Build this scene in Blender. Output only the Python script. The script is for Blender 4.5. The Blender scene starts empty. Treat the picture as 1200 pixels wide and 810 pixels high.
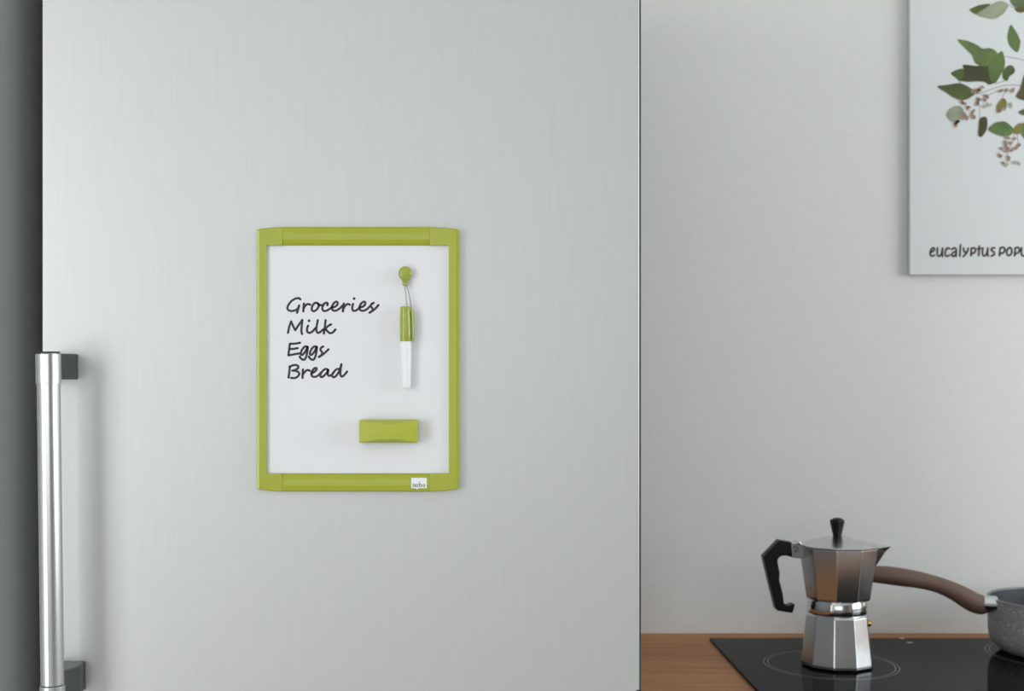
import bpy, bmesh, math, random
from mathutils import Vector, Matrix

random.seed(7)
scene = bpy.context.scene
C = scene.collection

# ------------------------------------------------------------------ camera
F = 1500.0            # focal length in pixels (1200 px wide frame)
CX, CY = 550.0, 440.0  # principal point
CAMZ = 1.306
ZF = 1.286            # refrigerator door front plane (distance from the camera)
ZW = 1.967            # back wall plane
TOP = 0.91            # worktop height
HOB = TOP + 0.004     # hob glass height

cam_d = bpy.data.cameras.new('camera')
cam = bpy.data.objects.new('camera', cam_d)
C.objects.link(cam)
cam.location = (0, 0, CAMZ)
cam.rotation_euler = (math.pi / 2, 0, 0)
cam_d.sensor_fit = 'HORIZONTAL'
cam_d.sensor_width = 36.0
cam_d.lens = F / 1200 * 36.0
cam_d.shift_x = (600 - CX) / 1200
cam_d.shift_y = (CY - 405) / 1200
cam_d.clip_start = 0.02
cam_d.dof.use_dof = True
cam_d.dof.focus_distance = ZF
cam_d.dof.aperture_fstop = 8.0
scene.camera = cam

# ------------------------------------------------------------------ world, daylight, exposure
w = bpy.data.worlds.new('world')
scene.world = w
w.use_nodes = True
w.node_tree.nodes['Background'].inputs[0].default_value = (0.92, 0.96, 1.0, 1)
w.node_tree.nodes['Background'].inputs[1].default_value = 1.0

scene.view_settings.view_transform = 'Standard'
scene.view_settings.look = 'None'
scene.view_settings.exposure = -0.08
scene.view_settings.gamma = 1.0
scene.view_settings.use_curve_mapping = False

# room: left wall with window_1, wall behind the camera with the added, unseen rear_fill_window
RX0, RX1, RY0, RY1, RH = -1.75, 2.6, -3.0, ZW, 2.6
WIN1 = (-1.40, -0.05, 0.30, 2.30)     # y0,y1,z0,z1 in the left wall
WIN2 = (-1.6, 0.9, 0.8, 2.35)       # x0,x1,z0,z1 of the added fill opening behind the camera

def area(name, loc, rot, sx, sy, power, col):
    l = bpy.data.lights.new(name, 'AREA')
    l.shape = 'RECTANGLE'; l.size = sx; l.size_y = sy
    l.energy = power; l.color = col
    o = bpy.data.objects.new(name, l); C.objects.link(o)
    o.location = loc; o.rotation_euler = rot
    return o
area('daylight_side_window', (RX0 - 0.02, (WIN1[0] + WIN1[1]) / 2, (WIN1[2] + WIN1[3]) / 2),
     (0, -math.pi / 2, 0), WIN1[3] - WIN1[2], WIN1[1] - WIN1[0], 42, (0.965, 0.99, 1.0))
area('rear_fill_light', ((WIN2[0] + WIN2[1]) / 2, RY0 - 0.02, (WIN2[2] + WIN2[3]) / 2),
     (math.pi / 2, 0, 0), WIN2[1] - WIN2[0], WIN2[3] - WIN2[2], 10, (0.965, 0.99, 1.0))  # unseen source added behind the camera as frontal fill
WIN3 = (-0.3, 1.5, 1.0, 2.2)       # y0,y1,z0,z1 in the right wall
area('daylight_right_window', (RX1 + 0.02, (WIN3[0] + WIN3[1]) / 2, (WIN3[2] + WIN3[3]) / 2),
     (0, math.pi / 2, 0), WIN3[3] - WIN3[2], WIN3[1] - WIN3[0], 37, (0.86, 0.95, 1.0))

# ------------------------------------------------------------------ helpers
def P(px, py, z):
    """photo pixel at distance z -> world point"""
    return Vector(((px - CX) * z / F, z, CAMZ - (py - CY) * z / F))

def srgb(r, g, b):
    f = lambda c: (c / 12.92 if c <= 0.04045 else ((c + 0.055) / 1.055) ** 2.4)
    return (f(r / 255), f(g / 255), f(b / 255), 1)

def mat(name, col, rough=0.5, metal=0.0, spec=0.5, coat=0.0, aniso=0.0):
    m = bpy.data.materials.new(name); m.use_nodes = True
    b = m.node_tree.nodes['Principled BSDF']
    b.inputs['Base Color'].default_value = col if len(col) == 4 else (*col, 1)
    b.inputs['Roughness'].default_value = rough
    b.inputs['Metallic'].default_value = metal
    b.inputs['Specular IOR Level'].default_value = spec
    b.inputs['Coat Weight'].default_value = coat
    b.inputs['Anisotropic'].default_value = aniso
    return m

def add_noise(m, scale, c0, c1, stretch=(1, 1, 1), detail=3, bump=0.0, p0=0.3, p1=0.7, bdist=0.001):
    nt = m.node_tree; b = nt.nodes['Principled BSDF']
    tc = nt.nodes.new('ShaderNodeTexCoord'); mp = nt.nodes.new('ShaderNodeMapping')
    mp.inputs['Scale'].default_value = stretch
    n = nt.nodes.new('ShaderNodeTexNoise'); n.inputs['Scale'].default_value = scale
    n.inputs['Detail'].default_value = detail
    r = nt.nodes.new('ShaderNodeValToRGB')
    r.color_ramp.elements[0].position = p0; r.color_ramp.elements[0].color = c0
    r.color_ramp.elements[1].position = p1; r.color_ramp.elements[1].color = c1
    nt.links.new(tc.outputs['Object'], mp.inputs['Vector'])
    nt.links.new(mp.outputs['Vector'], n.inputs['Vector'])
    nt.links.new(n.outputs['Fac'], r.inputs['Fac'])
    nt.links.new(r.outputs['Color'], b.inputs['Base Color'])
    if bump:
        bp = nt.nodes.new('ShaderNodeBump'); bp.inputs['Strength'].default_value = bump
        bp.inputs['Distance'].default_value = bdist
        nt.links.new(n.outputs['Fac'], bp.inputs['Height'])
        nt.links.new(bp.outputs['Normal'], b.inputs['Normal'])
    return m

def mesh(name, verts, faces, m, parent=None, smooth=False, bevel=0, seg=2, angle=30, recalc=True):
    me = bpy.data.meshes.new(name)
    me.from_pydata([tuple(v) for v in verts], [], faces)
    if recalc:
        bm = bmesh.new(); bm.from_mesh(me)
        bmesh.ops.recalc_face_normals(bm, faces=bm.faces)
        bm.to_mesh(me); bm.free()
    me.materials.append(m)
    if smooth:
        for p in me.polygons: p.use_smooth = True
        me.set_sharp_from_angle(angle=math.radians(42))
    o = bpy.data.objects.new(name, me); C.objects.link(o)
    if bevel:
        b = o.modifiers.new('bevel', 'BEVEL'); b.width = bevel; b.segments = seg
        b.limit_method = 'ANGLE'; b.angle_limit = math.radians(angle)
        b.harden_normals = False
    if parent is not None:
        o.parent = parent
        o.matrix_parent_inverse = Matrix.Translation(-WL(parent))
    return o

def WL(o):
    v = Vector(o.location)
    # all objects have identity rotation; parents only hold a translation
    return v if o.parent is None else v

class G:
    """collects geometry"""
    def __init__(s): s.v = []; s.f = []
    def add(s, v, f):
        k = len(s.v); s.v += [Vector(a) for a in v]; s.f += [tuple(i + k for i in q) for q in f]; return s
    def box(s, a, b):
        x0, y0, z0 = a; x1, y1, z1 = b
        return s.add([(x0, y0, z0), (x1, y0, z0), (x1, y1, z0), (x0, y1, z0), (x0, y0, z1), (x1, y0, z1), (x1, y1, z1), (x0, y1, z1)],
                     [(0, 3, 2, 1), (4, 5, 6, 7), (0, 1, 5, 4), (1, 2, 6, 5), (2, 3, 7, 6), (3, 0, 4, 7)])
    def rings(s, rs, cap0=True, cap1=True, closed=True):
        n = len(rs[0]); v = [p for r in rs for p in r]; f = []
        for i in range(len(rs) - 1):
            for j in range(n if closed else n - 1):
                k = (j + 1) % n
                f.append((i * n + j, i * n + k, (i + 1) * n + k, (i + 1) * n + j))
        if cap0: f.append(tuple(range(n))[::-1])
        if cap1: f.append(tuple(range((len(rs) - 1) * n, len(rs) * n)))
        return s.add(v, f)
    def lathe(s, prof, c, n=48, rot=0.0, cap0=True, cap1=True):
        """prof: (radius, z) list, vertical axis through c=(x,y)"""
        return s.rings([[Vector((c[0] + r * math.cos(rot + 2 * math.pi * k / n), c[1] + r * math.sin(rot + 2 * math.pi * k / n), z))
                         for k in range(n)] for r, z in prof], cap0, cap1)
    def tube(s, pts, radii, n=16, wide=1.0, cap=True):
        """sweep along pts; wide scales the section across (towards y)"""
        rs = []
        for i, p in enumerate(pts):
            t = (pts[min(i + 1, len(pts) - 1)] - pts[max(i - 1, 0)]).normalized()
            a = Vector((0, 1, 0)) - t * t.y
            if a.length < 1e-3: a = Vector((1, 0, 0)) - t * t.x
            a.normalize(); b = t.cross(a)
            r = radii[i] if isinstance(radii, (list, tuple)) else radii
            rs.append([p + a * math.cos(2 * math.pi * k / n) * r * wide + b * math.sin(2 * math.pi * k / n) * r for k in range(n)])
        return s.rings(rs, cap, cap)
    def build(s, name, m, parent=None, **k): return mesh(name, s.v, s.f, m, parent, **k)

def catmull(pts, n=6, closed=False):
    pts = [Vector(p) for p in pts]; out = []; L = len(pts)
    rng = range(L) if closed else range(L - 1)
    for i in rng:
        if closed: a, b, c, d = pts[(i - 1) % L], pts[i], pts[(i + 1) % L], pts[(i + 2) % L]
        else: a, b, c, d = pts[max(i - 1, 0)], pts[i], pts[i + 1], pts[min(i + 2, L - 1)]
        for k in range(n):
            t = k / n
            out.append(0.5 * ((2 * b) + (c - a) * t + (2 * a - 5 * b + 4 * c - d) * t * t + (3 * b - a - 3 * c + d) * t ** 3))
    if not closed: out.append(pts[-1])
    return out

def lettering(name, strokes, to_world, width, m, parent, smoothn=5):
    """pen strokes (lists of 2-d points) turned into flat ribbons with round ends lying on a surface"""
    g = G(); h = width / 2; step = 0
    for st in strokes:
        step += 1; lift = (step % 5) * 0.00001
        def W(p): 
            q = to_world(p[0], p[1]); return Vector((q.x, q.y - lift, q.z))
        if len(st) == 1: pts = []
        else: pts = [Vector((a.x, a.y)) for a in catmull([(p[0], p[1], 0) for p in st], smoothn)]
        lv = []
        for i, p in enumerate(pts):
            t = pts[min(i + 1, len(pts) - 1)] - pts[max(i - 1, 0)]
            if t.length < 1e-6: continue
            t.normalize(); nrm = Vector((-t.y, t.x))
            lv += [W(p + nrm * h), W(p - nrm * h)]
        if lv:
            g.add(lv, [(2 * i, 2 * i + 1, 2 * i + 3, 2 * i + 2) for i in range(len(lv) // 2 - 1)])
        ends = [Vector(st[0])] if len(st) == 1 else [pts[0], pts[-1]]
        r = h * (1.3 if len(st) == 1 else 1.0)
        for e in ends:
            g.add([W(e + Vector((math.cos(a * math.pi / 5), math.sin(a * math.pi / 5))) * r) for a in range(10)], [tuple(range(10))])
    return g.build(name, m, parent, recalc=False)

def tag(o, label=None, cat=None, group=None, kind=None):
    if label: o['label'] = label
    if cat: o['category'] = cat
    if group: o['group'] = group
    if kind: o['kind'] = kind
    return o
def thing(name, label, cat, loc, group=None):
    o = bpy.data.objects.new(name, None); C.objects.link(o)
    o.empty_display_size = 0.05; o.location = loc
    return tag(o, label, cat, group)

# ------------------------------------------------------------------ materials
M_wall = add_noise(mat('wall_paint', srgb(230, 230, 227), 0.75), 90, srgb(229, 229, 226), srgb(232, 232, 229), bump=0.03, bdist=0.0006)
M_wall2 = mat('wall_paint_taupe', srgb(150, 147, 142), 0.8)
M_ceil = mat('ceiling_paint', srgb(238, 238, 236), 0.9)
M_floor = add_noise(mat('floor_stone', srgb(190, 187, 182), 0.5), 3.0, srgb(182, 179, 174), srgb(196, 193, 188), detail=6)
M_steel = add_noise(mat('brushed_steel', (0.7, 0.7, 0.7), 0.42, 0.6, 0.4), 12, srgb(201, 203, 202), srgb(205, 206, 205),
                    stretch=(55, 55, 1.2), detail=5, bump=0.04, bdist=0.0002)
M_fridge_side = mat('fridge_side_grey', srgb(120, 122, 122), 0.5, 0.3)
M_edge = mat('door_edge_grey', srgb(70, 70, 68), 0.6)
M_gasket = mat('gasket_black', srgb(38, 38, 38), 0.7)
M_handle = mat('satin_steel', srgb(232, 233, 234), 0.27, 1.0)
M_bracket = mat('bracket_grey', srgb(100, 103, 104), 0.35, 0.85)
M_tall = mat('dark_grey_steel', srgb(150, 153, 154), 0.5, 0.35)
M_wood = add_noise(mat('worktop_wood', srgb(166, 122, 90), 0.5, 0.0, 0.3), 5, srgb(160, 106, 66), srgb(188, 130, 84), stretch=(1.2, 13, 6), detail=4, bump=0.02)
M_cab = mat('cabinet_white', srgb(226, 226, 222), 0.45)
M_green = mat('lime_plastic', srgb(164, 170, 50), 0.2)
M_green_gloss = mat('lime_plastic_marker', srgb(160, 168, 70), 0.12)  # glossier lime plastic of the marker cap and magnet
M_green_felt = add_noise(mat('lime_eraser', srgb(172, 182, 66), 0.5), 350, srgb(172, 179, 58), srgb(176, 183, 62), bump=0.03, bdist=0.0002)
M_felt = mat('felt_grey', srgb(70, 72, 70), 0.95)
M_board = mat('whiteboard_enamel', srgb(230, 230, 233), 0.3)
M_ink = mat('marker_ink', srgb(48, 50, 53), 0.6)
M_white = mat('white_plastic', srgb(238, 239, 240), 0.3)
M_logo = mat('logo_ink', srgb(110, 122, 62), 0.6)
M_chain = mat('chain_steel', srgb(170, 170, 172), 0.3, 1.0)
M_poster = add_noise(mat('poster_print', srgb(226, 229, 229), 0.6), 4, srgb(222, 225, 225), srgb(226, 228, 228))
M_text = mat('poster_text', srgb(62, 52, 50), 0.7)
M_alu = add_noise(mat('cast_aluminium', srgb(210, 211, 212), 0.20, 1.0), 60, srgb(206, 207, 208), srgb(218, 219, 220))
M_alu2 = mat('polished_aluminium', srgb(214, 215, 216), 0.12, 1.0)
M_black = mat('black_bakelite', srgb(12, 12, 13), 0.4, 0.0, 0.3)
M_brass = mat('brass', srgb(196, 146, 70), 0.25, 1.0)
M_glass = mat('hob_black_glass', srgb(19, 20, 20), 0.07, 0.0, 0.02)
M_ring = mat('hob_print_grey', srgb(110, 114, 114), 0.25)
M_mark = mat('hob_speck_pale', srgb(200, 202, 202), 0.3)
M_pan_in = mat('pan_nonstick', srgb(74, 76, 80), 0.45)
M_pan_rim = mat('pan_rim', srgb(120, 122, 124), 0.4)
M_brown = add_noise(mat('brown_soft_touch', srgb(108, 82, 70), 0.6), 300, srgb(104, 79, 67), srgb(112, 86, 74))
M_pan = mat('pan_stone_grey', srgb(120, 123, 125), 0.5)
nt = M_pan.node_tree
vor = nt.nodes.new('ShaderNodeTexNoise'); vor.inputs['Scale'].default_value = 420; vor.inputs['Detail'].default_value = 1
tc = nt.nodes.new('ShaderNodeTexCoord'); rp = nt.nodes.new('ShaderNodeValToRGB')
rp.color_ramp.elements[0].position = 0.62; rp.color_ramp.elements[0].color = srgb(126, 128, 128)
rp.color_ramp.elements[1].position = 0.72; rp.color_ramp.elements[1].color = srgb(205, 207, 208)
nt.links.new(tc.outputs['Object'], vor.inputs['Vector']); nt.links.new(vor.outputs['Fac'], rp.inputs['Fac'])
nt.links.new(rp.outputs['Color'], nt.nodes['Principled BSDF'].inputs['Base Color'])
M_pane = mat('window_glass', (1, 1, 1), 0.0, 0.0, 0.5)
M_pane.node_tree.nodes['Principled BSDF'].inputs['Transmission Weight'].default_value = 1.0
M_pane.node_tree.nodes['Principled BSDF'].inputs['IOR'].default_value = 1.01

# ------------------------------------------------------------------ the setting
def structure(o): o['kind'] = 'structure'; return o
T = 0.12
structure(G().box((RX0 - T, RY0 - T, -0.1), (RX1 + T, RY1 + T, 0)).build('floor', M_floor))
structure(G().box((RX0 - T, RY0 - T, RH), (RX1 + T, RY1 + T, RH + 0.1)).build('ceiling', M_ceil))
structure(G().box((RX0 - T, RY1, 0), (RX1 + T, RY1 + T, RH)).build('wall_back', M_wall))
g = G(); y0, y1, z0, z1 = WIN3
g.box((RX1, RY0, 0), (RX1 + T, y0, RH)); g.box((RX1, y1, 0), (RX1 + T, RY1, RH))
g.box((RX1, y0, 0), (RX1 + T, y1, z0)); g.box((RX1, y0, z1), (RX1 + T, y1, RH))
structure(g.build('wall_right', M_wall2))
win = structure(G().box((RX1 + 0.05, y0, z0), (RX1 + 0.08, y1, z0 + 0.05)).box((RX1 + 0.05, y0, z1 - 0.05), (RX1 + 0.08, y1, z1))
    .box((RX1 + 0.05, y0, z0), (RX1 + 0.08, y0 + 0.05, z1)).box((RX1 + 0.05, y1 - 0.05, z0), (RX1 + 0.08, y1, z1)).build('window_3', M_cab))
G().box((RX1 + 0.062, y0 + 0.05, z0 + 0.05), (RX1 + 0.068, y1 - 0.05, z1 - 0.05)).build('pane', M_pane, win)
g = G(); y0, y1, z0, z1 = WIN1
g.box((RX0 - T, RY0, 0), (RX0, y0, RH)); g.box((RX0 - T, y1, 0), (RX0, RY1, RH))
g.box((RX0 - T, y0, 0), (RX0, y1, z0)); g.box((RX0 - T, y0, z1), (RX0, y1, RH))
structure(g.build('wall_left', M_wall))
g = G(); x0, x1, wz0, wz1 = WIN2
g.box((RX0 - T, RY0 - T, 0), (x0, RY0, RH)); g.box((x1, RY0 - T, 0), (RX1 + T, RY0, RH))
g.box((x0, RY0 - T, 0), (x1, RY0, wz0)); g.box((x0, RY0 - T, wz1), (x1, RY0, RH))
structure(g.build('wall_front', M_wall2))
win = structure(G().box((RX0 - 0.08, y0, z0), (RX0 - 0.05, y1, z0 + 0.05)).box((RX0 - 0.08, y0, z1 - 0.05), (RX0 - 0.05, y1, z1))
    .box((RX0 - 0.08, y0, z0), (RX0 - 0.05, y0 + 0.05, z1)).box((RX0 - 0.08, y1 - 0.05, z0), (RX0 - 0.05, y1, z1)).build('window_1', M_cab))
G().box((RX0 - 0.068, y0 + 0.05, z0 + 0.05), (RX0 - 0.062, y1 - 0.05, z1 - 0.05)).build('pane', M_pane, win)
win = structure(G().box((x0, RY0 - 0.08, wz0), (x1, RY0 - 0.05, wz0 + 0.05)).box((x0, RY0 - 0.08, wz1 - 0.05), (x1, RY0 - 0.05, wz1))
    .box((x0, RY0 - 0.08, wz0), (x0 + 0.05, RY0 - 0.05, wz1)).box((x1 - 0.05, RY0 - 0.08, wz0), (x1, RY0 - 0.05, wz1)).build('rear_fill_window', M_cab))  # frame and pane around the added rear fill
G().box((x0 + 0.05, RY0 - 0.068, wz0 + 0.05), (x1 - 0.05, RY0 - 0.062, wz1 - 0.05)).build('pane', M_pane, win)

# ------------------------------------------------------------------ refrigerator
FX0, FX1 = P(49, 0, ZF).x, P(749.5, 0, ZF).x
fr = thing('refrigerator', 'tall brushed stainless steel refrigerator with bar handle and whiteboard on its door', 'refrigerator', ((FX0 + FX1) / 2, ZF + 0.3, 0))
G().box((FX0 + 0.004, ZF + 0.062, 0.06), (FX1 - 0.004, ZW - 0.02, 1.86)).build('body', M_fridge_side, fr, bevel=0.003)
G().box((FX0 + 0.01, ZF + 0.05, 0.08), (FX1 - 0.01, ZF + 0.063, 1.85)).build('gasket', M_gasket, fr)
G().box((FX0 + 0.02, ZF + 0.05, 0.0), (FX1 - 0.02, ZW - 0.05, 0.06)).build('plinth', M_gasket, fr)
DB = P(0, 868, ZF).z
door = G().box((FX0, ZF, DB), (FX1, ZF + 0.052, 1.855)).build('door', M_steel, fr, bevel=0.0022, seg=3)
G().box((FX0, ZF, 0.07), (FX1, ZF + 0.052, DB - 0.008)).build('lower_door', M_steel, fr, bevel=0.0022, seg=3)
G().box((FX1 - 0.01, ZF + 0.004, DB + 0.002), (FX1 + 0.0019, ZF + 0.05, 1.853)).build('door_edge', M_edge, door)
hz = P(0, 808.6, ZF).z
G().box((FX1 - 0.0035, ZF - 0.001, hz - 0.03), (FX1 + 0.0004, ZF + 0.02, hz)).build('hinge_cover', M_gasket, fr, bevel=0.001)
# handle: bar, collars, brackets (sub-parts of the door)
ZB = ZF - 0.046
def hp(y): return P(56.5 + (y - 412) / 426 * 5.5, y, ZB)
r_bar, r_col = 13.4 * ZB / F, 14.5 * ZB / F
G().tube([hp(449), hp(802)], r_bar, 32).build('handle_bar', M_handle, door, smooth=True, bevel=0.0003)
def collar(ya, yb):
    s = 1 if yb > ya else -1
    G().tube([hp(ya + 1.2 * s), hp(ya + 1.2 * s) , hp(ya), hp(ya + 1.0 * s), hp(yb)], [0.001, r_col - 0.0035, r_col - 0.0022, r_col, r_col], 40).build('handle_collar', M_handle, door, smooth=True, bevel=0.0004, angle=35)
collar(414, 450); collar(838, 803)
def bracket(ya, yb, xe):
    a0, b0 = P(45, ya, ZF), P(99, ya, ZF); za, zb = hp(ya).z, hp(yb).z
    cxb = hp((ya + yb) / 2).x
    zlo, zhi = min(za, zb), max(za, zb)
    rs = []
    for d, xl, xr in ((ZF + 0.0005, P(62, 0, ZF).x, P(xe, 0, ZF).x), (ZF - 0.004, P(61, 0, ZF).x, P(xe - 1.5, 0, ZF).x),
                      (ZF - 0.02, cxb - 0.010, cxb + 0.012 + (xe - 91) * 0.0007), (ZB + 0.004, cxb - 0.009, cxb + 0.0105), (ZB, cxb - 0.008, cxb + 0.008)):
        rs.append([Vector((xl, d, zlo)), Vector((xr, d, zlo)), Vector((xr, d, zhi)), Vector((xl, d, zhi))])
    G().rings(rs).build('handle_bracket', M_bracket, door, bevel=0.0012)
bracket(414, 445, 92); bracket(787, 822, 101)
G().tube([hp(412.3), hp(413.6)], r_col - 0.0008, 32).build('handle_end_cap', M_gasket, door)

# ------------------------------------------------------------------ tall dark unit left of the refrigerator
tu = thing('tall_cabinet', 'dark grey tall unit with rounded vertical edge left of the refrigerator', 'cabinet', (-0.9, 1.6, 0))
R = 0.055; xr = -0.462; yf = 1.335
out = [(-1.10, yf)] + [(xr - R + R * math.sin(a * math.pi / 160), yf + R - R * math.cos(a * math.pi / 160)) for a in range(81)] + [(xr, ZW - 0.01), (-1.10, ZW - 0.01)]
G().rings([[Vector((x, y, z)) for x, y in out] for z in (0.10, 2.1)]).build('body', M_tall, tu, smooth=False)
G().box((-1.08, yf + 0.07, 0), (xr - 0.02, ZW - 0.02, 0.10)).build('plinth', M_gasket, tu)

# ------------------------------------------------------------------ worktop and base cabinets
WX0, WX1, WY0 = FX1 + 0.006, RX1 - 0.002, ZW - 0.64
wt = G().box((WX0, WY0, TOP - 0.038), (WX1, ZW - 0.001, TOP)).build('worktop', M_wood, None, bevel=0.002)
tag(wt, 'brown wood-grain kitchen worktop running along the wall beside the refrigerator', 'worktop')
nu = 4; uw = (WX1 - WX0) / nu
for i in range(nu):
    a, b = WX0 + i * uw, WX0 + (i + 1) * uw
    t = thing('base_cabinet', ['white base cabinet under the worktop, next to the refrigerator', 'white base cabinet under the hob', 'white base cabinet under the worktop right of the hob', 'white base cabinet in the right corner of the kitchen'][i], 'cabinet', ((a + b) / 2, WY0 + 0.3, 0), 'base cabinets under the worktop')
    G().box((a + 0.001, WY0 + 0.04, 0.1), (b - 0.001, ZW - 0.02, TOP - 0.0385)).build('body', M_cab, t)
    G().box((a + 0.01, WY0 + 0.08, 0), (b - 0.01, ZW - 0.03, 0.1)).build('plinth', M_gasket, t)
    d = G().box((a + 0.003, WY0 + 0.02, 0.105), (b - 0.003, WY0 + 0.0395, TOP - 0.045)).build('door', M_cab, t, bevel=0.0015)
    G().box((b - 0.18, WY0 + 0.005, 0.79), (b - 0.05, WY0 + 0.02, 0.80)).build('handle', M_handle, d)

# ------------------------------------------------------------------ hob
HX0, HX1, HY1 = 0.3585, 0.9585, 1.912; HY0 = HY1 - 0.52
hob = thing('induction_hob', 'black glass induction hob set into the wooden worktop', 'hob', ((HX0 + HX1) / 2, (HY0 + HY1) / 2, TOP))
G().box((HX0, HY0, TOP), (HX1, HY1, HOB)).build('glass_plate', M_glass, hob, bevel=0.0012)
def burner(cx, cy, radii, wd=0.0011):
    g = G()
    for r in radii:
        n = 96; vi = []; 
        for k in range(n):
            a = 2 * math.pi * k / n
            vi += [Vector((cx + (r - wd / 2) * math.cos(a), cy + (r - wd / 2) * math.sin(a), HOB + 0.00012)), Vector((cx + (r + wd / 2) * math.cos(a), cy + (r + wd / 2) * math.sin(a), HOB + 0.00012))]
        g.add(vi, [(2 * k, 2 * k + 1, (2 * k + 3) % (2 * n), (2 * k + 2) % (2 * n)) for k in range(n)])
    return g.build('burner_ring', M_ring, hob, recalc=False)
burner(0.490, 1.735, (0.0885, 0.0835))
burner(0.515, 1.480, (0.105, 0.100))
burner(0.842, 1.798, (0.109, 0.104))
burner(0.80, 1.53, (0.0725, 0.068))
for (px, py, w_) in ((1057, 748.3, 6), (1066, 753.2, 7)):  # two small pale specks laid on the glass
    z_ = (CAMZ - HOB) * F / (py - CY); c = P(px, py, z_)
    n = 12
    G().add([(c.x + w_ * z_ / F * 0.5 * math.cos(2 * math.pi * k / n), c.y + 0.0045 * math.sin(2 * math.pi * k / n), HOB + 0.00014) for k in range(n)], [tuple(range(n))]).build('pale_speck', M_mark, hob, recalc=False)

# ------------------------------------------------------------------ moka pot
ZM = 1.732; MX = P(980.7, 0, ZM).x; MC = (MX, ZM)
mk = thing('moka_pot', 'faceted aluminium moka pot with black handle and knob on the hob', 'coffee pot', (MX, ZM, HOB))
cd = math.atan2(-ZM, -MX)
ru, rb_ = cd + math.radians(-1.5), cd + math.radians(-4)
k = ZM / F
def zp(y): return CAMZ - (y - CY) * k
G().lathe([(0.0455, HOB + 0.0001), (0.0482, HOB + 0.0022), (0.0482, HOB + 0.006), (0.0412, 0.9825), (0.0385, 0.9855)], MC, 10, rb_).build('base', M_alu, mk, bevel=0.0009, angle=20)
G().lathe([(0.0365, 0.984), (0.0392, 0.9862), (0.0398, 0.988), (0.0398, 1.0025), (0.0385, 1.0045), (0.036, 1.0050)], MC, 64).build('collar_ring', M_alu2, mk, smooth=True, bevel=0.0003, angle=40)
G().lathe([(0.040, 1.0042), (0.0434, 1.0062), (0.0438, 1.0085), (0.0533, 1.0735), (0.0533, 1.0752)], (MX + 0.0018, ZM), 10, ru).build('upper_chamber', M_alu, mk, bevel=0.0009, angle=20)
lid = G().lathe([(0.0540, 1.0753), (0.0546, 1.0770), (0.0538, 1.0778), (0.0085, 1.0890), (0.0075, 1.0895)], (MX + 0.0018, ZM), 10, ru).build('lid', M_alu, mk, bevel=0.0006, angle=12)
G().lathe([(0.0058, 1.0885), (0.0062, 1.0905), (0.0100, 1.1085), (0.0094, 1.1105), (0.0045, 1.1130)], (MX + 0.0005, ZM), 8, ru + 0.2).build('knob', M_black, lid, bevel=0.0005, angle=20)
# handle: extruded outline
def slab(pts, y0, y1, name, m, parent, **kw):
    a = [Vector(((x - CX) * k, y0, zp(y))) for x, y in pts]
    b = [Vector(((x - CX) * k, y1, zp(y))) for x, y in pts]
    return G().rings([a, b]).build(name, m, parent, **kw)
q = lambda L: [(880 + x / 6.667, 600 + y / 6.667) for x, y in L]
slab(q([(312, 232), (290, 230), (210, 216), (150, 278), (86, 345), (135, 550), (185, 750), (200, 766), (315, 784), (335, 714), (312, 716), (292, 724), (264, 728), (247, 702), (241, 640),
        (226, 580), (212, 530), (216, 470), (201, 400), (199, 368), (222, 340), (262, 335), (312, 350)]), ZM - 0.0085, ZM + 0.0085, 'handle', M_black, mk, bevel=0.0016, seg=3, angle=40)
slab(q([(300, 236), (345, 236), (352, 226), (372, 226), (380, 240), (410, 246), (404, 356), (310, 352)]), ZM - 0.0095, ZM + 0.0095, 'hinge', M_alu2, mk, bevel=0.0008)
hg = [o for o in mk.children if o.name.startswith('hinge')][0]
lettering('engraved_mark', [q(t) for t in ([(376, 252), (350, 262), (336, 280), (348, 296), (366, 290), (362, 274), (346, 276)], [(338, 306), (352, 312), (370, 304)])],
          lambda x, y: Vector(((x - CX) * (ZM - 0.0096) / F, ZM - 0.0096, CAMZ - (y - CY) * (ZM - 0.0096) / F)), 0.9, M_felt, hg)
sx = lambda x: (x - CX) * k
sv = [(sx(1024), ZM - 0.021, 1.0748), (sx(1024), ZM + 0.021, 1.0748), (sx(1044.5), ZM - 0.0016, 1.0748), (sx(1044.5), ZM + 0.0016, 1.0748),
      (sx(1038.5), ZM, zp(646)), (sx(1024.5), ZM, zp(667)), (sx(1019), ZM - 0.010, zp(660)), (sx(1019), ZM + 0.010, zp(660))]
G().add(sv, [(0, 2, 3, 1), (2, 4, 3), (0, 6, 5, 4), (0, 4, 2), (1, 4, 5, 7), (1, 3, 4), (0, 1, 7, 5, 6)]).build('spout', M_alu, mk, bevel=0.0006)
vx, vy = P(1018.0, 730, 1.715).x, 1.715
vz = P(0, 730.5, 1.715).z
vd = Vector((0.80, -0.35, 0)).normalized()
vc = Vector((P(1013.5, 0, 1.715).x, 1.715, vz))
G().tube([vc + vd * a for a in (0, 0.003, 0.0032, 0.0055, 0.0075, 0.0085)], [0.0028, 0.0028, 0.0042, 0.0045, 0.0034, 0.0015], 12).build('safety_valve', M_brass, mk, smooth=True)

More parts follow.
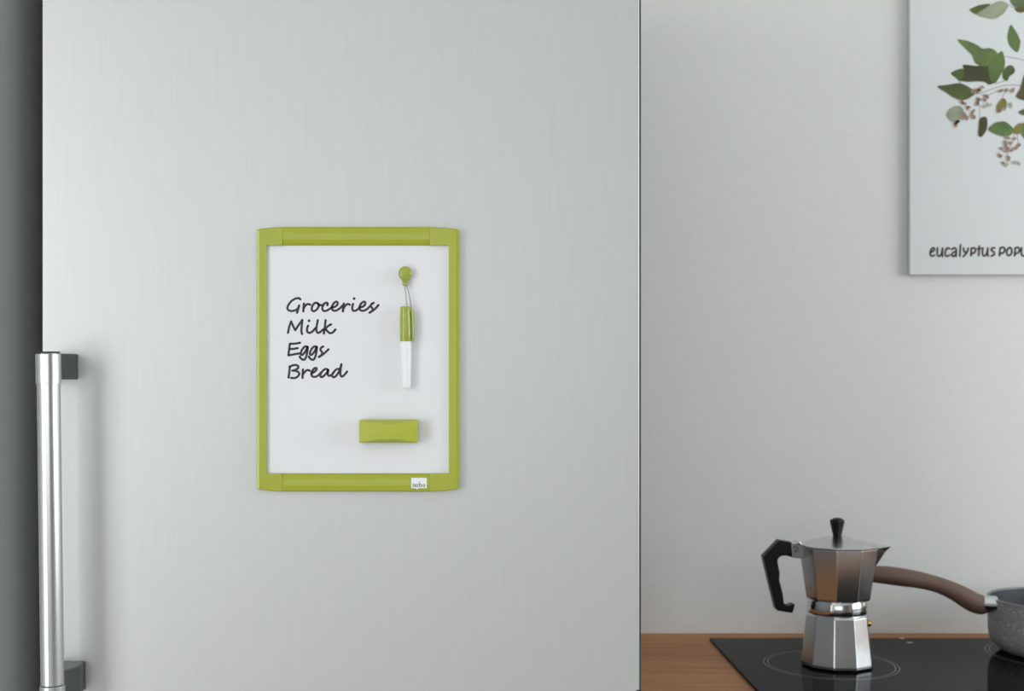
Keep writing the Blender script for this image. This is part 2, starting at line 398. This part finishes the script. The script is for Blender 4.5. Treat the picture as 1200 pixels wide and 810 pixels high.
# ------------------------------------------------------------------ saucepan
PC = (0.838, 1.803); RIM = 0.9918; b0 = HOB + 0.0003
sp = thing('saucepan', 'grey speckled saucepan with brown curved handle on the hob', 'saucepan', (PC[0], PC[1], HOB))
arc = [(0.070 + 0.030 * math.sin(a * math.pi / 16), b0 + 0.030 - 0.030 * math.cos(a * math.pi / 16)) for a in range(1, 9)]
G().lathe([(0.0001, b0), (0.066, b0), (0.070, b0 + 0.0003)] + arc + [(0.1005, 0.97), (0.1008, RIM - 0.002)], PC, 96, cap0=False, cap1=False).build('body', M_pan, sp, smooth=True)
inn = [(0.068 + 0.0285 * math.sin(a * math.pi / 16), b0 + 0.033 - 0.0285 * math.cos(a * math.pi / 16)) for a in range(0, 9)]
G().lathe([(0.0001, b0 + 0.0045)] + inn + [(0.0978, 0.97), (0.0982, RIM - 0.002)], PC, 96, cap0=False, cap1=False).build('interior', M_pan_in, sp, smooth=True)
G().lathe([(0.0979, RIM - 0.0024), (0.0982, RIM - 0.0006), (0.0990, RIM), (0.1003, RIM), (0.1012, RIM - 0.0008), (0.1011, RIM - 0.0024)], PC, 96, cap0=False, cap1=False).build('rim', M_pan_rim, sp, smooth=True)
def hz_(px): return 1.803 + (1166 - px) / 180 * 0.028
S = [(1167.5, 709), (1157, 708.4), (1146, 707.6)]
G().tube([P(x, y, hz_(x)) for x, y in S], [0.0122, 0.0121, 0.0118], 24, 1.15).build('handle_socket', M_alu2, sp, smooth=True, bevel=0.0005, angle=60)
HP = [(1150, 709, 10.8), (1149, 708.8, 11.6), (1142, 706.6, 11.7), (1134, 702.3, 11.6), (1122, 695.3, 10.6), (1108, 688.8, 9.7), (1094, 684, 9.4), (1075, 679.5, 9.9), (1052, 676, 10.7), (1036, 674, 10.4), (1020, 673, 9.3), (1004, 672.5, 8.2), (990, 672.5, 6.5), (984, 672.5, 3.0)]
cpts = catmull([(a, b, c) for a, b, c in HP], 4)
G().tube([P(p.x, p.y, hz_(p.x)) for p in cpts], [p.z * hz_(p.x) / F for p in cpts], 24, 1.15).build('handle', M_brown, sp, smooth=True)

# ------------------------------------------------------------------ poster on the wall
ZP = ZW - 0.012
po = thing('wall_poster', 'white botanical poster with green eucalyptus print and lettering hanging on the wall', 'poster', (P(1066, 0, ZP).x + 0.2, ZP, P(0, 322, ZP).z))
pa = P(1066, 322, ZP)
G().box((pa.x, ZP, pa.z), (pa.x + 0.40, ZW - 0.002, pa.z + 0.56)).build('panel', M_poster, po, bevel=0.001)
LEAFN = [0]
def leaf(pts, ox, oy, col, n=5):
    LEAFN[0] += 1
    zz = ZP - 0.00006 * LEAFN[0]
    pts = catmull([(ox + x / 10.8, oy + y / 10.8, 0) for x, y in pts], n, True)
    vs = [P(p.x, p.y, ZP) for p in pts]
    for v in vs: v.y = zz
    c = srgb(*col); gy = sum(c[:3]) / 3; c = tuple((a * 0.85 + gy * 0.15) * 0.85 * kk for a, kk in zip(c[:3], (1.14, 1.0, 0.84))) + (1,)
    m = mat('printed_leaf_green', c, 0.6)
    add_noise(m, 28, tuple(a * 0.72 for a in c[:3]) + (1,), tuple(min(1, a * 1.3) for a in c[:3]) + (1,), detail=2)
    G().add(vs, [tuple(range(len(vs)))]).build('printed_leaf', m, po, recalc=False)
stems = []
A, B, D_ = (1090, 0), (1090, 70), (1090, 135)
def stem(pts, o): stems.append([(o[0] + x / 10.8, o[1] + y / 10.8) for x, y in pts])
stem([(940, 712), (1040, 730), (1188, 765), (1400, 860)], A)
stem([(960, 45), (1040, 90), (1100, 110), (1300, 200)], A)
stem([(560, 440), (700, 400), (880, 340), (1000, 322), (1120, 325), (1350, 380)], B)
stem([(600, 540), (700, 470), (880, 385), (960, 390), (1050, 390)], B)
stem([(620, 560), (627, 650), (625, 745)], B)
stem([(920, 470), (940, 420), (980, 395)], B)
stem([(1050, 180), (1060, 300), (1000, 420), (960, 540)], D_)
stem([(1100, 230), (1110, 380), (1050, 430)], D_)
stem([(370, 270), (380, 300), (420, 330)], B)
stem([(840, 300), (900, 280), (980, 255)], B)
leaf([(1010, -60), (1012, 20), (1060, 85), (1150, 105), (1300, 80), (1400, -20), (1200, -120)], *A, (88, 116, 84))
leaf([(1065, 110), (1110, 155), (1180, 155), (1240, 110), (1150, 90)], *A, (98, 92, 46))
leaf([(495, 125), (540, 97), (620, 65), (762, 50), (700, 112), (630, 162), (590, 185), (540, 165)], *A, (92, 104, 34))
leaf([(588, 187), (680, 115), (780, 55), (860, 18), (930, 18), (990, 62), (975, 105), (930, 170), (850, 228), (780, 243), (690, 225)], *A, (148, 168, 150))
leaf([(1020, 312), (1060, 360), (1110, 440), (1142, 540), (1110, 658), (1050, 630), (1000, 570), (979, 500), (984, 410)], *A, (92, 128, 60))
leaf([(262, 178), (310, 138), (400, 113), (440, 130), (470, 200), (425, 262), (370, 272), (320, 225)], *B, (84, 110, 36))
leaf([(410, 72), (480, 66), (590, 78), (740, 60), (780, 150), (830, 270), (745, 317), (690, 284), (600, 276), (480, 282), (400, 260), (440, 160)], *B, (64, 72, 36))
leaf([(348, 500), (470, 518), (570, 558), (665, 615), (740, 608), (810, 632), (850, 680), (830, 770), (700, 840), (590, 812), (550, 760), (530, 700), (460, 630), (400, 570)], *A, (98, 124, 66))
leaf([(945, 10), (938, 100), (895, 185), (820, 300), (755, 245), (735, 150), (740, 60), (790, -15), (850, -72), (912, -104)], *B, (86, 118, 54))
leaf([(930, 130), (980, 80), (1030, 72), (1068, 115), (1060, 170), (1000, 215), (980, 265), (935, 255), (912, 200)], *B, (74, 100, 46))
leaf([(92, 340), (210, 320), (360, 298), (440, 320), (520, 370), (562, 430), (490, 490), (400, 515), (300, 482), (190, 410)], *B, (82, 98, 48))
leaf([(205, 690), (240, 630), (310, 590), (380, 588), (425, 650), (390, 730), (340, 780), (290, 787), (230, 750)], *B, (150, 170, 152))
leaf([(910, 488), (965, 530), (950, 640), (900, 610), (860, 665), (838, 590)], *B, (128, 132, 52))
leaf([(1200, 190), (1140, 360), (1088, 450), (1110, 490), (1230, 510), (1290, 380)], *B, (88, 84, 42))
leaf([(1118, 668), (1180, 628), (1300, 600), (1280, 690), (1188, 705)], *B, (86, 110, 50))
leaf([(625, 50), (690, 20), (722, 60), (715, 170), (680, 240), (640, 278), (608, 250), (615, 140)], *D_, (74, 80, 34))
leaf([(733, 182), (800, 110), (880, 82), (960, 90), (1055, 182), (1010, 255), (930, 268), (830, 240)], *D_, (92, 134, 66))
leaf([(1130, 150), (1190, 95), (1300, 80), (1330, 200), (1240, 300), (1175, 275)], *D_, (88, 122, 70))
leaf([(1048, 192), (1100, 122), (1160, 105), (1150, 215), (1090, 242)], *D_, (124, 122, 40))
# sprigs to the right, beyond the frame
for (x, y, a, c) in ((1240, 60, 30, (88, 122, 66)), (1262, 110, -20, (74, 100, 46)), (1250, 165, 60, (92, 128, 60)), (1290, 30, 100, (82, 98, 48)), (1285, 140, 15, (150, 170, 152))):
    ca, sa = math.cos(math.radians(a)), math.sin(math.radians(a))
    leaf([(ca * u - sa * v_, sa * u + ca * v_) for u, v_ in ((-170, 0), (-80, -70), (40, -80), (160, 0), (60, 80), (-70, 70))], x, y, c)
LEAFN[0] += 1
lettering('printed_stems', stems, lambda x, y: (lambda p: Vector((p.x, ZP - 0.00003, p.z)))(P(x, y, ZP)), 0.8, mat('stem_brown', srgb(150, 135, 128), 0.7), po)['kind'] = 'stuff'
seeds = [(B, s) for s in [(400, 540), (430, 555), (480, 600), (470, 620), (600, 530), (612, 500), (590, 560), (700, 455), (720, 480), (690, 510), (425, 690), (400, 745), (440, 720), (465, 742), (540, 655), (525, 700), (550, 730),
         (620, 380), (655, 350), (600, 405), (580, 385), (530, 400), (890, 395), (960, 385), (1040, 390), (930, 620), (860, 660), (880, 640), (345, 780), (320, 805)]]
seeds += [(B, s, 1) for s in [(720, 570), (680, 595), (755, 575), (1010, 560), (1020, 590)]]
seeds += [(D_, s) for s in [(320, 125), (345, 85), (950, 350), (900, 425), (955, 400), (945, 455), (985, 440), (1030, 440), (1080, 420), (1115, 385), (870, 505), (895, 520), (990, 535), (985, 570), (920, 605), (1060, 300), (1010, 355), (975, 285)]]
seeds += [(D_, s, 1) for s in [(1065, 600), (1115, 610), (960, 630)]]
for kind, nm, col in ((0, 'printed_seeds', (160, 130, 108)), (1, 'printed_buds', (176, 172, 150))):
    g = G()
    for s in seeds:
        if (len(s) == 3) != bool(kind): continue
        cx_, cy_ = s[0][0] + s[1][0] / 10.8, s[0][1] + s[1][1] / 10.8
        a0 = random.uniform(0, 3.1); L, W_ = random.uniform(2.3, 3.5), random.uniform(1.5, 2.2)
        ring = []
        for j in range(8):
            u, v_ = L * math.cos(j * math.pi / 4), W_ * math.sin(j * math.pi / 4)
            p = P(cx_ + u * math.cos(a0) - v_ * math.sin(a0), cy_ + u * math.sin(a0) + v_ * math.cos(a0), ZP); p.y = ZP - 0.00006 * LEAFN[0]
            ring.append(p)
        g.add(ring, [tuple(range(8))])
    m = mat(nm, srgb(*col), 0.6); c = srgb(*col)
    add_noise(m, 300, tuple(a * 0.6 for a in c[:3]) + (1,), tuple(min(1, a * 1.4) for a in c[:3]) + (1,))
    tag(g.build(nm, m, po, recalc=False), kind='stuff')
PT = [[(105, 158), (138, 142), (150, 118), (132, 106), (108, 132), (100, 172), (115, 202), (152, 192)],
      [(186, 108), (182, 170), (198, 203), (228, 185), (246, 110)], [(246, 110), (242, 170), (248, 206)],
      [(328, 116), (302, 108), (280, 140), (275, 180), (295, 204), (328, 190)],
      [(355, 122), (385, 106), (404, 130), (403, 205)], [(403, 150), (368, 162), (353, 188), (372, 205), (402, 180)],
      [(456, 70), (450, 140), (448, 202)],
      [(490, 110), (498, 148), (525, 162)], [(546, 110), (526, 165), (488, 206)],
      [(582, 112), (578, 198)], [(582, 114), (616, 106), (632, 132), (615, 164), (582, 174)],
      [(676, 84), (668, 195)], [(655, 117), (692, 111)],
      [(716, 108), (712, 168), (730, 200), (758, 182), (777, 108)], [(777, 108), (772, 165), (780, 202)],
      [(856, 106), (828, 108), (815, 130), (845, 155), (850, 184), (816, 202)],
      [(920, 108), (911, 197)], [(920, 108), (960, 100), (975, 130), (955, 164), (915, 172)],
      [(1030, 100), (1002, 130), (1000, 178), (1025, 196), (1054, 165), (1051, 118), (1030, 100)],
      [(1096, 108), (1090, 197)], [(1096, 108), (1130, 100), (1148, 130), (1130, 164), (1092, 172)],
      [(1172, 104), (1168, 168), (1184, 200), (1214, 182), (1232, 108)], [(1232, 108), (1228, 165), (1236, 202)],
      [(1282, 70), (1276, 140), (1276, 200)],
      [(1320, 106), (1316, 168), (1332, 200), (1362, 182), (1380, 108)], [(1380, 108), (1376, 165), (1384, 202)],
      [(1456, 106), (1428, 108), (1415, 130), (1445, 155), (1450, 184), (1416, 202)]]
lettering('printed_lettering', PT, lambda x, y: (lambda p: Vector((p.x, ZP - 0.0002, p.z)))(P(1080 + x / 10, 280 + y / 10, ZP)), 23, M_text, po)

# ------------------------------------------------------------------ whiteboard on the refrigerator door
ZS = ZF - 0.0045            # writing surface
wb = thing('magnetic_whiteboard', 'small white magnetic whiteboard with lime green frame and grocery list', 'whiteboard', (P(419, 0, ZF).x, ZF, P(0, 576, ZF).z))
def loft(px_levels, name, m, parent, **kw):
    return G().rings([[P(x, y, ZF - d) * 1.0 for x, y in pts] for d, pts in px_levels]).build(name, m, parent, **kw)
a, b = P(306, 560, ZF), P(532, 282, ZF)
G().box((a.x, ZS, a.z), (b.x, ZF - 0.0003, b.z)).build('writing_surface', M_board, wb)
def side(mir):
    f = (lambda x: x) if not mir else (lambda x: 838.6 - x - (4 if x > 320 else 0))
    o = [(300.4, 269.6), (304, 268.3), (318, 266.7), (331, 266), (331, 287.8), (312.6, 287.8), (312.6, 554.8), (331, 554.8), (331, 576.3), (318, 575.6), (304, 574), (300.4, 572.6)]
    fr_ = [(303.8, 270.2), (305.5, 269.3), (318, 267.6), (331, 266.8), (331, 287.4), (311.9, 287.4), (311.9, 555.2), (331, 555.2), (331, 575.5), (318, 574.8), (305.5, 573.2), (303.8, 572.2)]
    L = [(0.0003, [(f(x), y) for x, y in o]), (0.0074, [(f(x), y) for x, y in o]), (0.0082, [(f(x), y) for x, y in fr_])]
    if mir: L = [(d, p[::-1]) for d, p in L]
    loft(L, 'side_rail', M_green, wb, bevel=0.0004, angle=25)
side(False); side(True)
def rail(y_out, y_in, name):
    s = 1 if y_in > y_out else -1
    x0_, x1_ = 331.08, 503.52
    prof = [(y_out, 0.0003), (y_out, 0.006), (y_out + 1.6 * s, 0.0078), (y_out + 7 * s, 0.0081), (y_in - 7 * s, 0.0079), (y_in - 2.2 * s, 0.0070), (y_in, 0.0052), (y_in, 0.0003)]
    rs = [[P(x, y, ZF - d) for y, d in prof] for x in (x0_, x1_)]
    G().rings(rs).build(name, M_green, wb, bevel=0.0001, angle=40)
rail(266.0, 287.8, 'top_rail'); rail(576.3, 554.8, 'bottom_rail')
# handwriting
o1 = lambda L: [[(330 + x / 10, 340 + y / 10) for x, y in s] for s in L]
o2 = lambda L: [[(330 + x / 10, 390 + y / 10) for x, y in s] for s in L]
gl = [(306, 165), (272, 163), (238, 203), (225, 248), (243, 260), (278, 222), (306, 165), (300, 230), (285, 290), (260, 318), (228, 303), (212, 280)]
HW = o1([[(220, 110), (205, 96), (165, 100), (115, 130), (80, 175), (68, 215), (88, 240), (130, 245), (170, 232), (195, 208), (206, 180)], [(206, 180), (192, 230), (181, 266)],
         [(262, 158), (258, 200), (255, 250)], [(257, 218), (280, 182), (308, 164), (336, 172)],
         [(415, 150), (385, 155), (358, 195), (355, 233), (378, 248), (415, 225), (435, 185), (425, 152), (440, 172), (470, 178), (500, 160)],
         [(536, 178), (540, 154), (515, 150), (490, 175), (477, 210), (487, 240), (517, 245), (555, 226), (590, 202)],
         [(590, 206), (632, 192), (656, 165), (652, 140), (630, 140), (602, 168), (588, 208), (602, 238), (640, 240), (680, 216), (715, 182)],
         [(730, 158), (722, 200), (719, 250)], [(722, 220), (745, 187), (773, 164), (800, 172)],
         [(838, 163), (828, 205), (836, 240), (870, 240), (912, 210)], [(850, 100)],
         [(914, 206), (956, 192), (980, 165), (976, 140), (954, 140), (926, 168), (912, 208), (926, 238), (964, 242), (1005, 220), (1042, 182)],
         [(1078, 150), (1054, 165), (1046, 190), (1062, 213), (1064, 240), (1030, 266)], [(1030, 266), (1075, 237), (1110, 205), (1135, 175)],
         [(75, 502), (90, 430), (112, 368)], [(112, 368), (135, 422), (160, 470)], [(160, 470), (200, 410), (243, 350)], [(243, 350), (236, 420), (232, 480), (240, 515)],
         [(310, 418), (298, 455), (303, 490), (330, 502), (365, 482), (397, 445)], [(322, 360)],
         [(424, 353), (412, 420), (408, 472), (425, 502), (455, 490), (487, 462)],
         [(516, 353), (508, 420), (495, 510)], [(500, 468), (540, 426), (580, 402)], [(514, 456), (540, 486), (570, 506), (605, 492), (632, 462)]])
HW += o2([[(215, 118), (160, 128), (98, 130)], [(98, 130), (90, 180), (80, 265)], [(80, 265), (140, 255), (205, 243)], [(95, 190), (140, 190), (188, 181)],
          gl, [(x + 107, y) for x, y in gl],
          [(488, 162), (462, 178), (456, 203), (474, 228), (470, 255), (437, 285)], [(437, 285), (490, 250), (550, 195)],
          [(97, 395), (92, 450), (82, 525)], [(92, 402), (140, 380), (185, 384), (196, 410), (166, 434), (126, 445)], [(126, 445), (175, 450), (206, 476), (195, 507), (158, 531), (112, 530)],
          [(250, 430), (248, 470), (245, 530)], [(248, 490), (275, 457), (303, 437), (330, 446)],
          [(355, 476), (393, 452), (412, 427), (400, 412), (372, 430), (350, 473), (356, 508), (390, 518), (430, 500), (465, 462)],
          [(546, 436), (515, 425), (480, 450), (455, 492), (462, 520), (490, 510), (530, 470), (548, 435), (540, 480), (556, 506), (590, 490), (615, 457)],
          [(680, 432), (650, 425), (612, 460), (592, 500), (606, 522), (640, 505), (675, 450), (701, 370)], [(701, 370), (691, 440), (689, 490), (706, 515), (735, 495), (768, 455)]])
tag(lettering('handwriting', HW, lambda x, y: (lambda p: Vector((p.x, ZS - 0.00012, p.z)))(P(x, y, ZS)), 2.6, M_ink, wb), 'dark handwritten list reading Groceries, Milk, Eggs, Bread')
# logo plate
ZL = ZF - 0.0084
lp = [(482.6, 560), (499.6, 560), (500.2, 560.7), (500.2, 571.6), (499.5, 572.4), (490.2, 572.4), (488.6, 574.0), (487.0, 572.4), (482.6, 572.4), (481.9, 571.6), (481.9, 560.7)]
plate = G().rings([[P(x, y, ZF - 0.0076) for x, y in lp], [P(x, y, ZL) for x, y in lp]]).build('logo_plate', M_white, wb)
ls = lambda L: [[(478 + x / 36.8, 556 + y / 36.8) for x, y in s] for s in L]
def oo(c): return [(c + 45 * math.cos(t * math.pi / 5), 485 + 55 * math.sin(t * math.pi / 5)) for t in range(11)]
lettering('logo_lettering', ls([[(232, 430), (232, 545)], [(232, 470), (260, 432), (292, 440), (300, 480), (300, 545)], oo(385), [(492, 330), (492, 500)], oo(540), oo(690)]),
          lambda x, y: (lambda p: Vector((p.x, ZL - 0.00008, p.z)))(P(x, y, ZL)), 0.85, M_logo, plate)

# ------------------------------------------------------------------ magnet, marker and chain
mg = thing('magnet_button', 'round lime green magnet button at the top of the whiteboard', 'magnet', P(475, 321, ZS))
mc = P(474.9, 320.6, ZS - 0.004); rr = 8.0 * ZS / F
rs = []
for d, f in ((0.0, 0.72), (0.0022, 0.78), (0.0032, 0.96), (0.0045, 1.0), (0.0058, 0.97), (0.0068, 0.88), (0.0076, 0.72), (0.0082, 0.5), (0.0085, 0.25), (0.0086, 0.05)):
    rs.append([Vector((mc.x + rr * f * math.cos(t * math.pi / 16), ZS - 0.0002 - d, mc.z + rr * 1.05 * f * math.sin(t * math.pi / 16))) for t in range(32)])
G().rings(rs).build('button', M_green_gloss, mg, smooth=True)
G().rings([[Vector((mc.x + rx * math.cos(t * math.pi / 8), ZS - 0.0042 + 0.0026 * math.sin(t * math.pi / 8) * rx / 0.0036, P(0, yy, ZS).z)) for t in range(16)]
           for yy, rx in ((327, 0.0042), (329.5, 0.0033), (331, 0.0024), (332, 0.0030), (334.6, 0.0028), (335.2, 0.0020))]).build('neck', M_green_gloss, mg, smooth=True)

ZPEN = ZS - 0.0062
mp_ = thing('whiteboard_marker', 'white marker pen with lime green cap hanging by a chain from the magnet', 'marker', P(476, 455, ZPEN))
def pen(prof, name, m, parent, **kw):
    rs = []
    for y, r in prof:
        c = P(475.0 + (y - 360) / 95 * 1.5, y, ZPEN); R_ = r * ZPEN / F
        rs.append([c + Vector((R_ * math.cos(t * math.pi / 16), R_ * math.sin(t * math.pi / 16), 0)) for t in range(32)])
    return G().rings(rs).build(name, m, parent, smooth=True, bevel=0.0003, angle=50, **kw)
cap = pen([(359.2, 4.6), (359.4, 5.6), (360.5, 6.0), (366, 6.1), (372, 6.6), (399.5, 6.9), (400.2, 6.7)], 'cap', M_green_gloss, mp_)
pen([(399.8, 6.2), (400.4, 6.5), (410, 6.5), (452, 5.2), (454.5, 4.8), (455.4, 3.8)], 'barrel', M_white, mp_)
cl = catmull([P(479.5, 364.5, ZPEN), P(482.8, 365.5, ZPEN - 0.001), P(483.4, 372, ZPEN - 0.001), P(484.0, 392, ZPEN - 0.001), P(483.5, 398, ZPEN - 0.001), P(480.5, 399.3, ZPEN)], 5)
G().tube(cl, 0.0012, 10, 1.8).build('clip', M_green_gloss, cap, smooth=True)
g = G()
for st in ([(474.2, 334), (474.8, 340), (475.8, 349), (477.0, 359.5)], [(476.2, 334), (478.3, 341), (480.2, 350), (481.5, 358), (482.4, 366)]):
    pts = catmull([P(x, y, ZS - 0.0042) for x, y in st], 12)
    acc = 0; last = pts[0]; placed = [pts[0]]
    for p in pts[1:]:
        if (p - placed[-1]).length > 0.0014: placed.append(p)
    for j, c in enumerate(placed):
        r = 0.00066
        g.lathe([(r * 0.5, c.z - r * 0.86), (r, c.z), (r * 0.5, c.z + r * 0.86)], (c.x, c.y), 8)
    g.tube(pts, 0.00016, 5)
g.build('chain', M_chain, mp_, smooth=True)

# ------------------------------------------------------------------ eraser
er = thing('whiteboard_eraser', 'rectangular lime green eraser with scooped sides at the whiteboard bottom', 'eraser', P(456, 519, ZS))
rs = []; N = 24
for i in range(N + 1):
    u = i / N; x = 422.4 + u * 67.6; q_ = 1 - (2 * u - 1) ** 2
    s = 4.2 * q_ ** 1.3; D = 0.0150 + 0.0034 * q_
    sec = [(518.4, 0.002), (518.4, 0.0095), (518.4 - s, D - 0.0006), (517.6 - s, D), (505, D + 0.0004), (492.6 + s, D), (491.8 + s, D - 0.0006), (491.8, 0.0095), (491.8, 0.002)]
    rs.append([P(x, y, ZS) + Vector((0, -d, 0)) for y, d in sec])
G().rings(rs).build('grip', M_green_felt, er, bevel=0.0007, angle=35)
a, b = P(423, 518, ZS), P(489.5, 492.3, ZS)
G().box((a.x, ZS - 0.0021, a.z), (b.x, ZS - 0.0002, b.z)).build('felt_pad', M_felt, er)
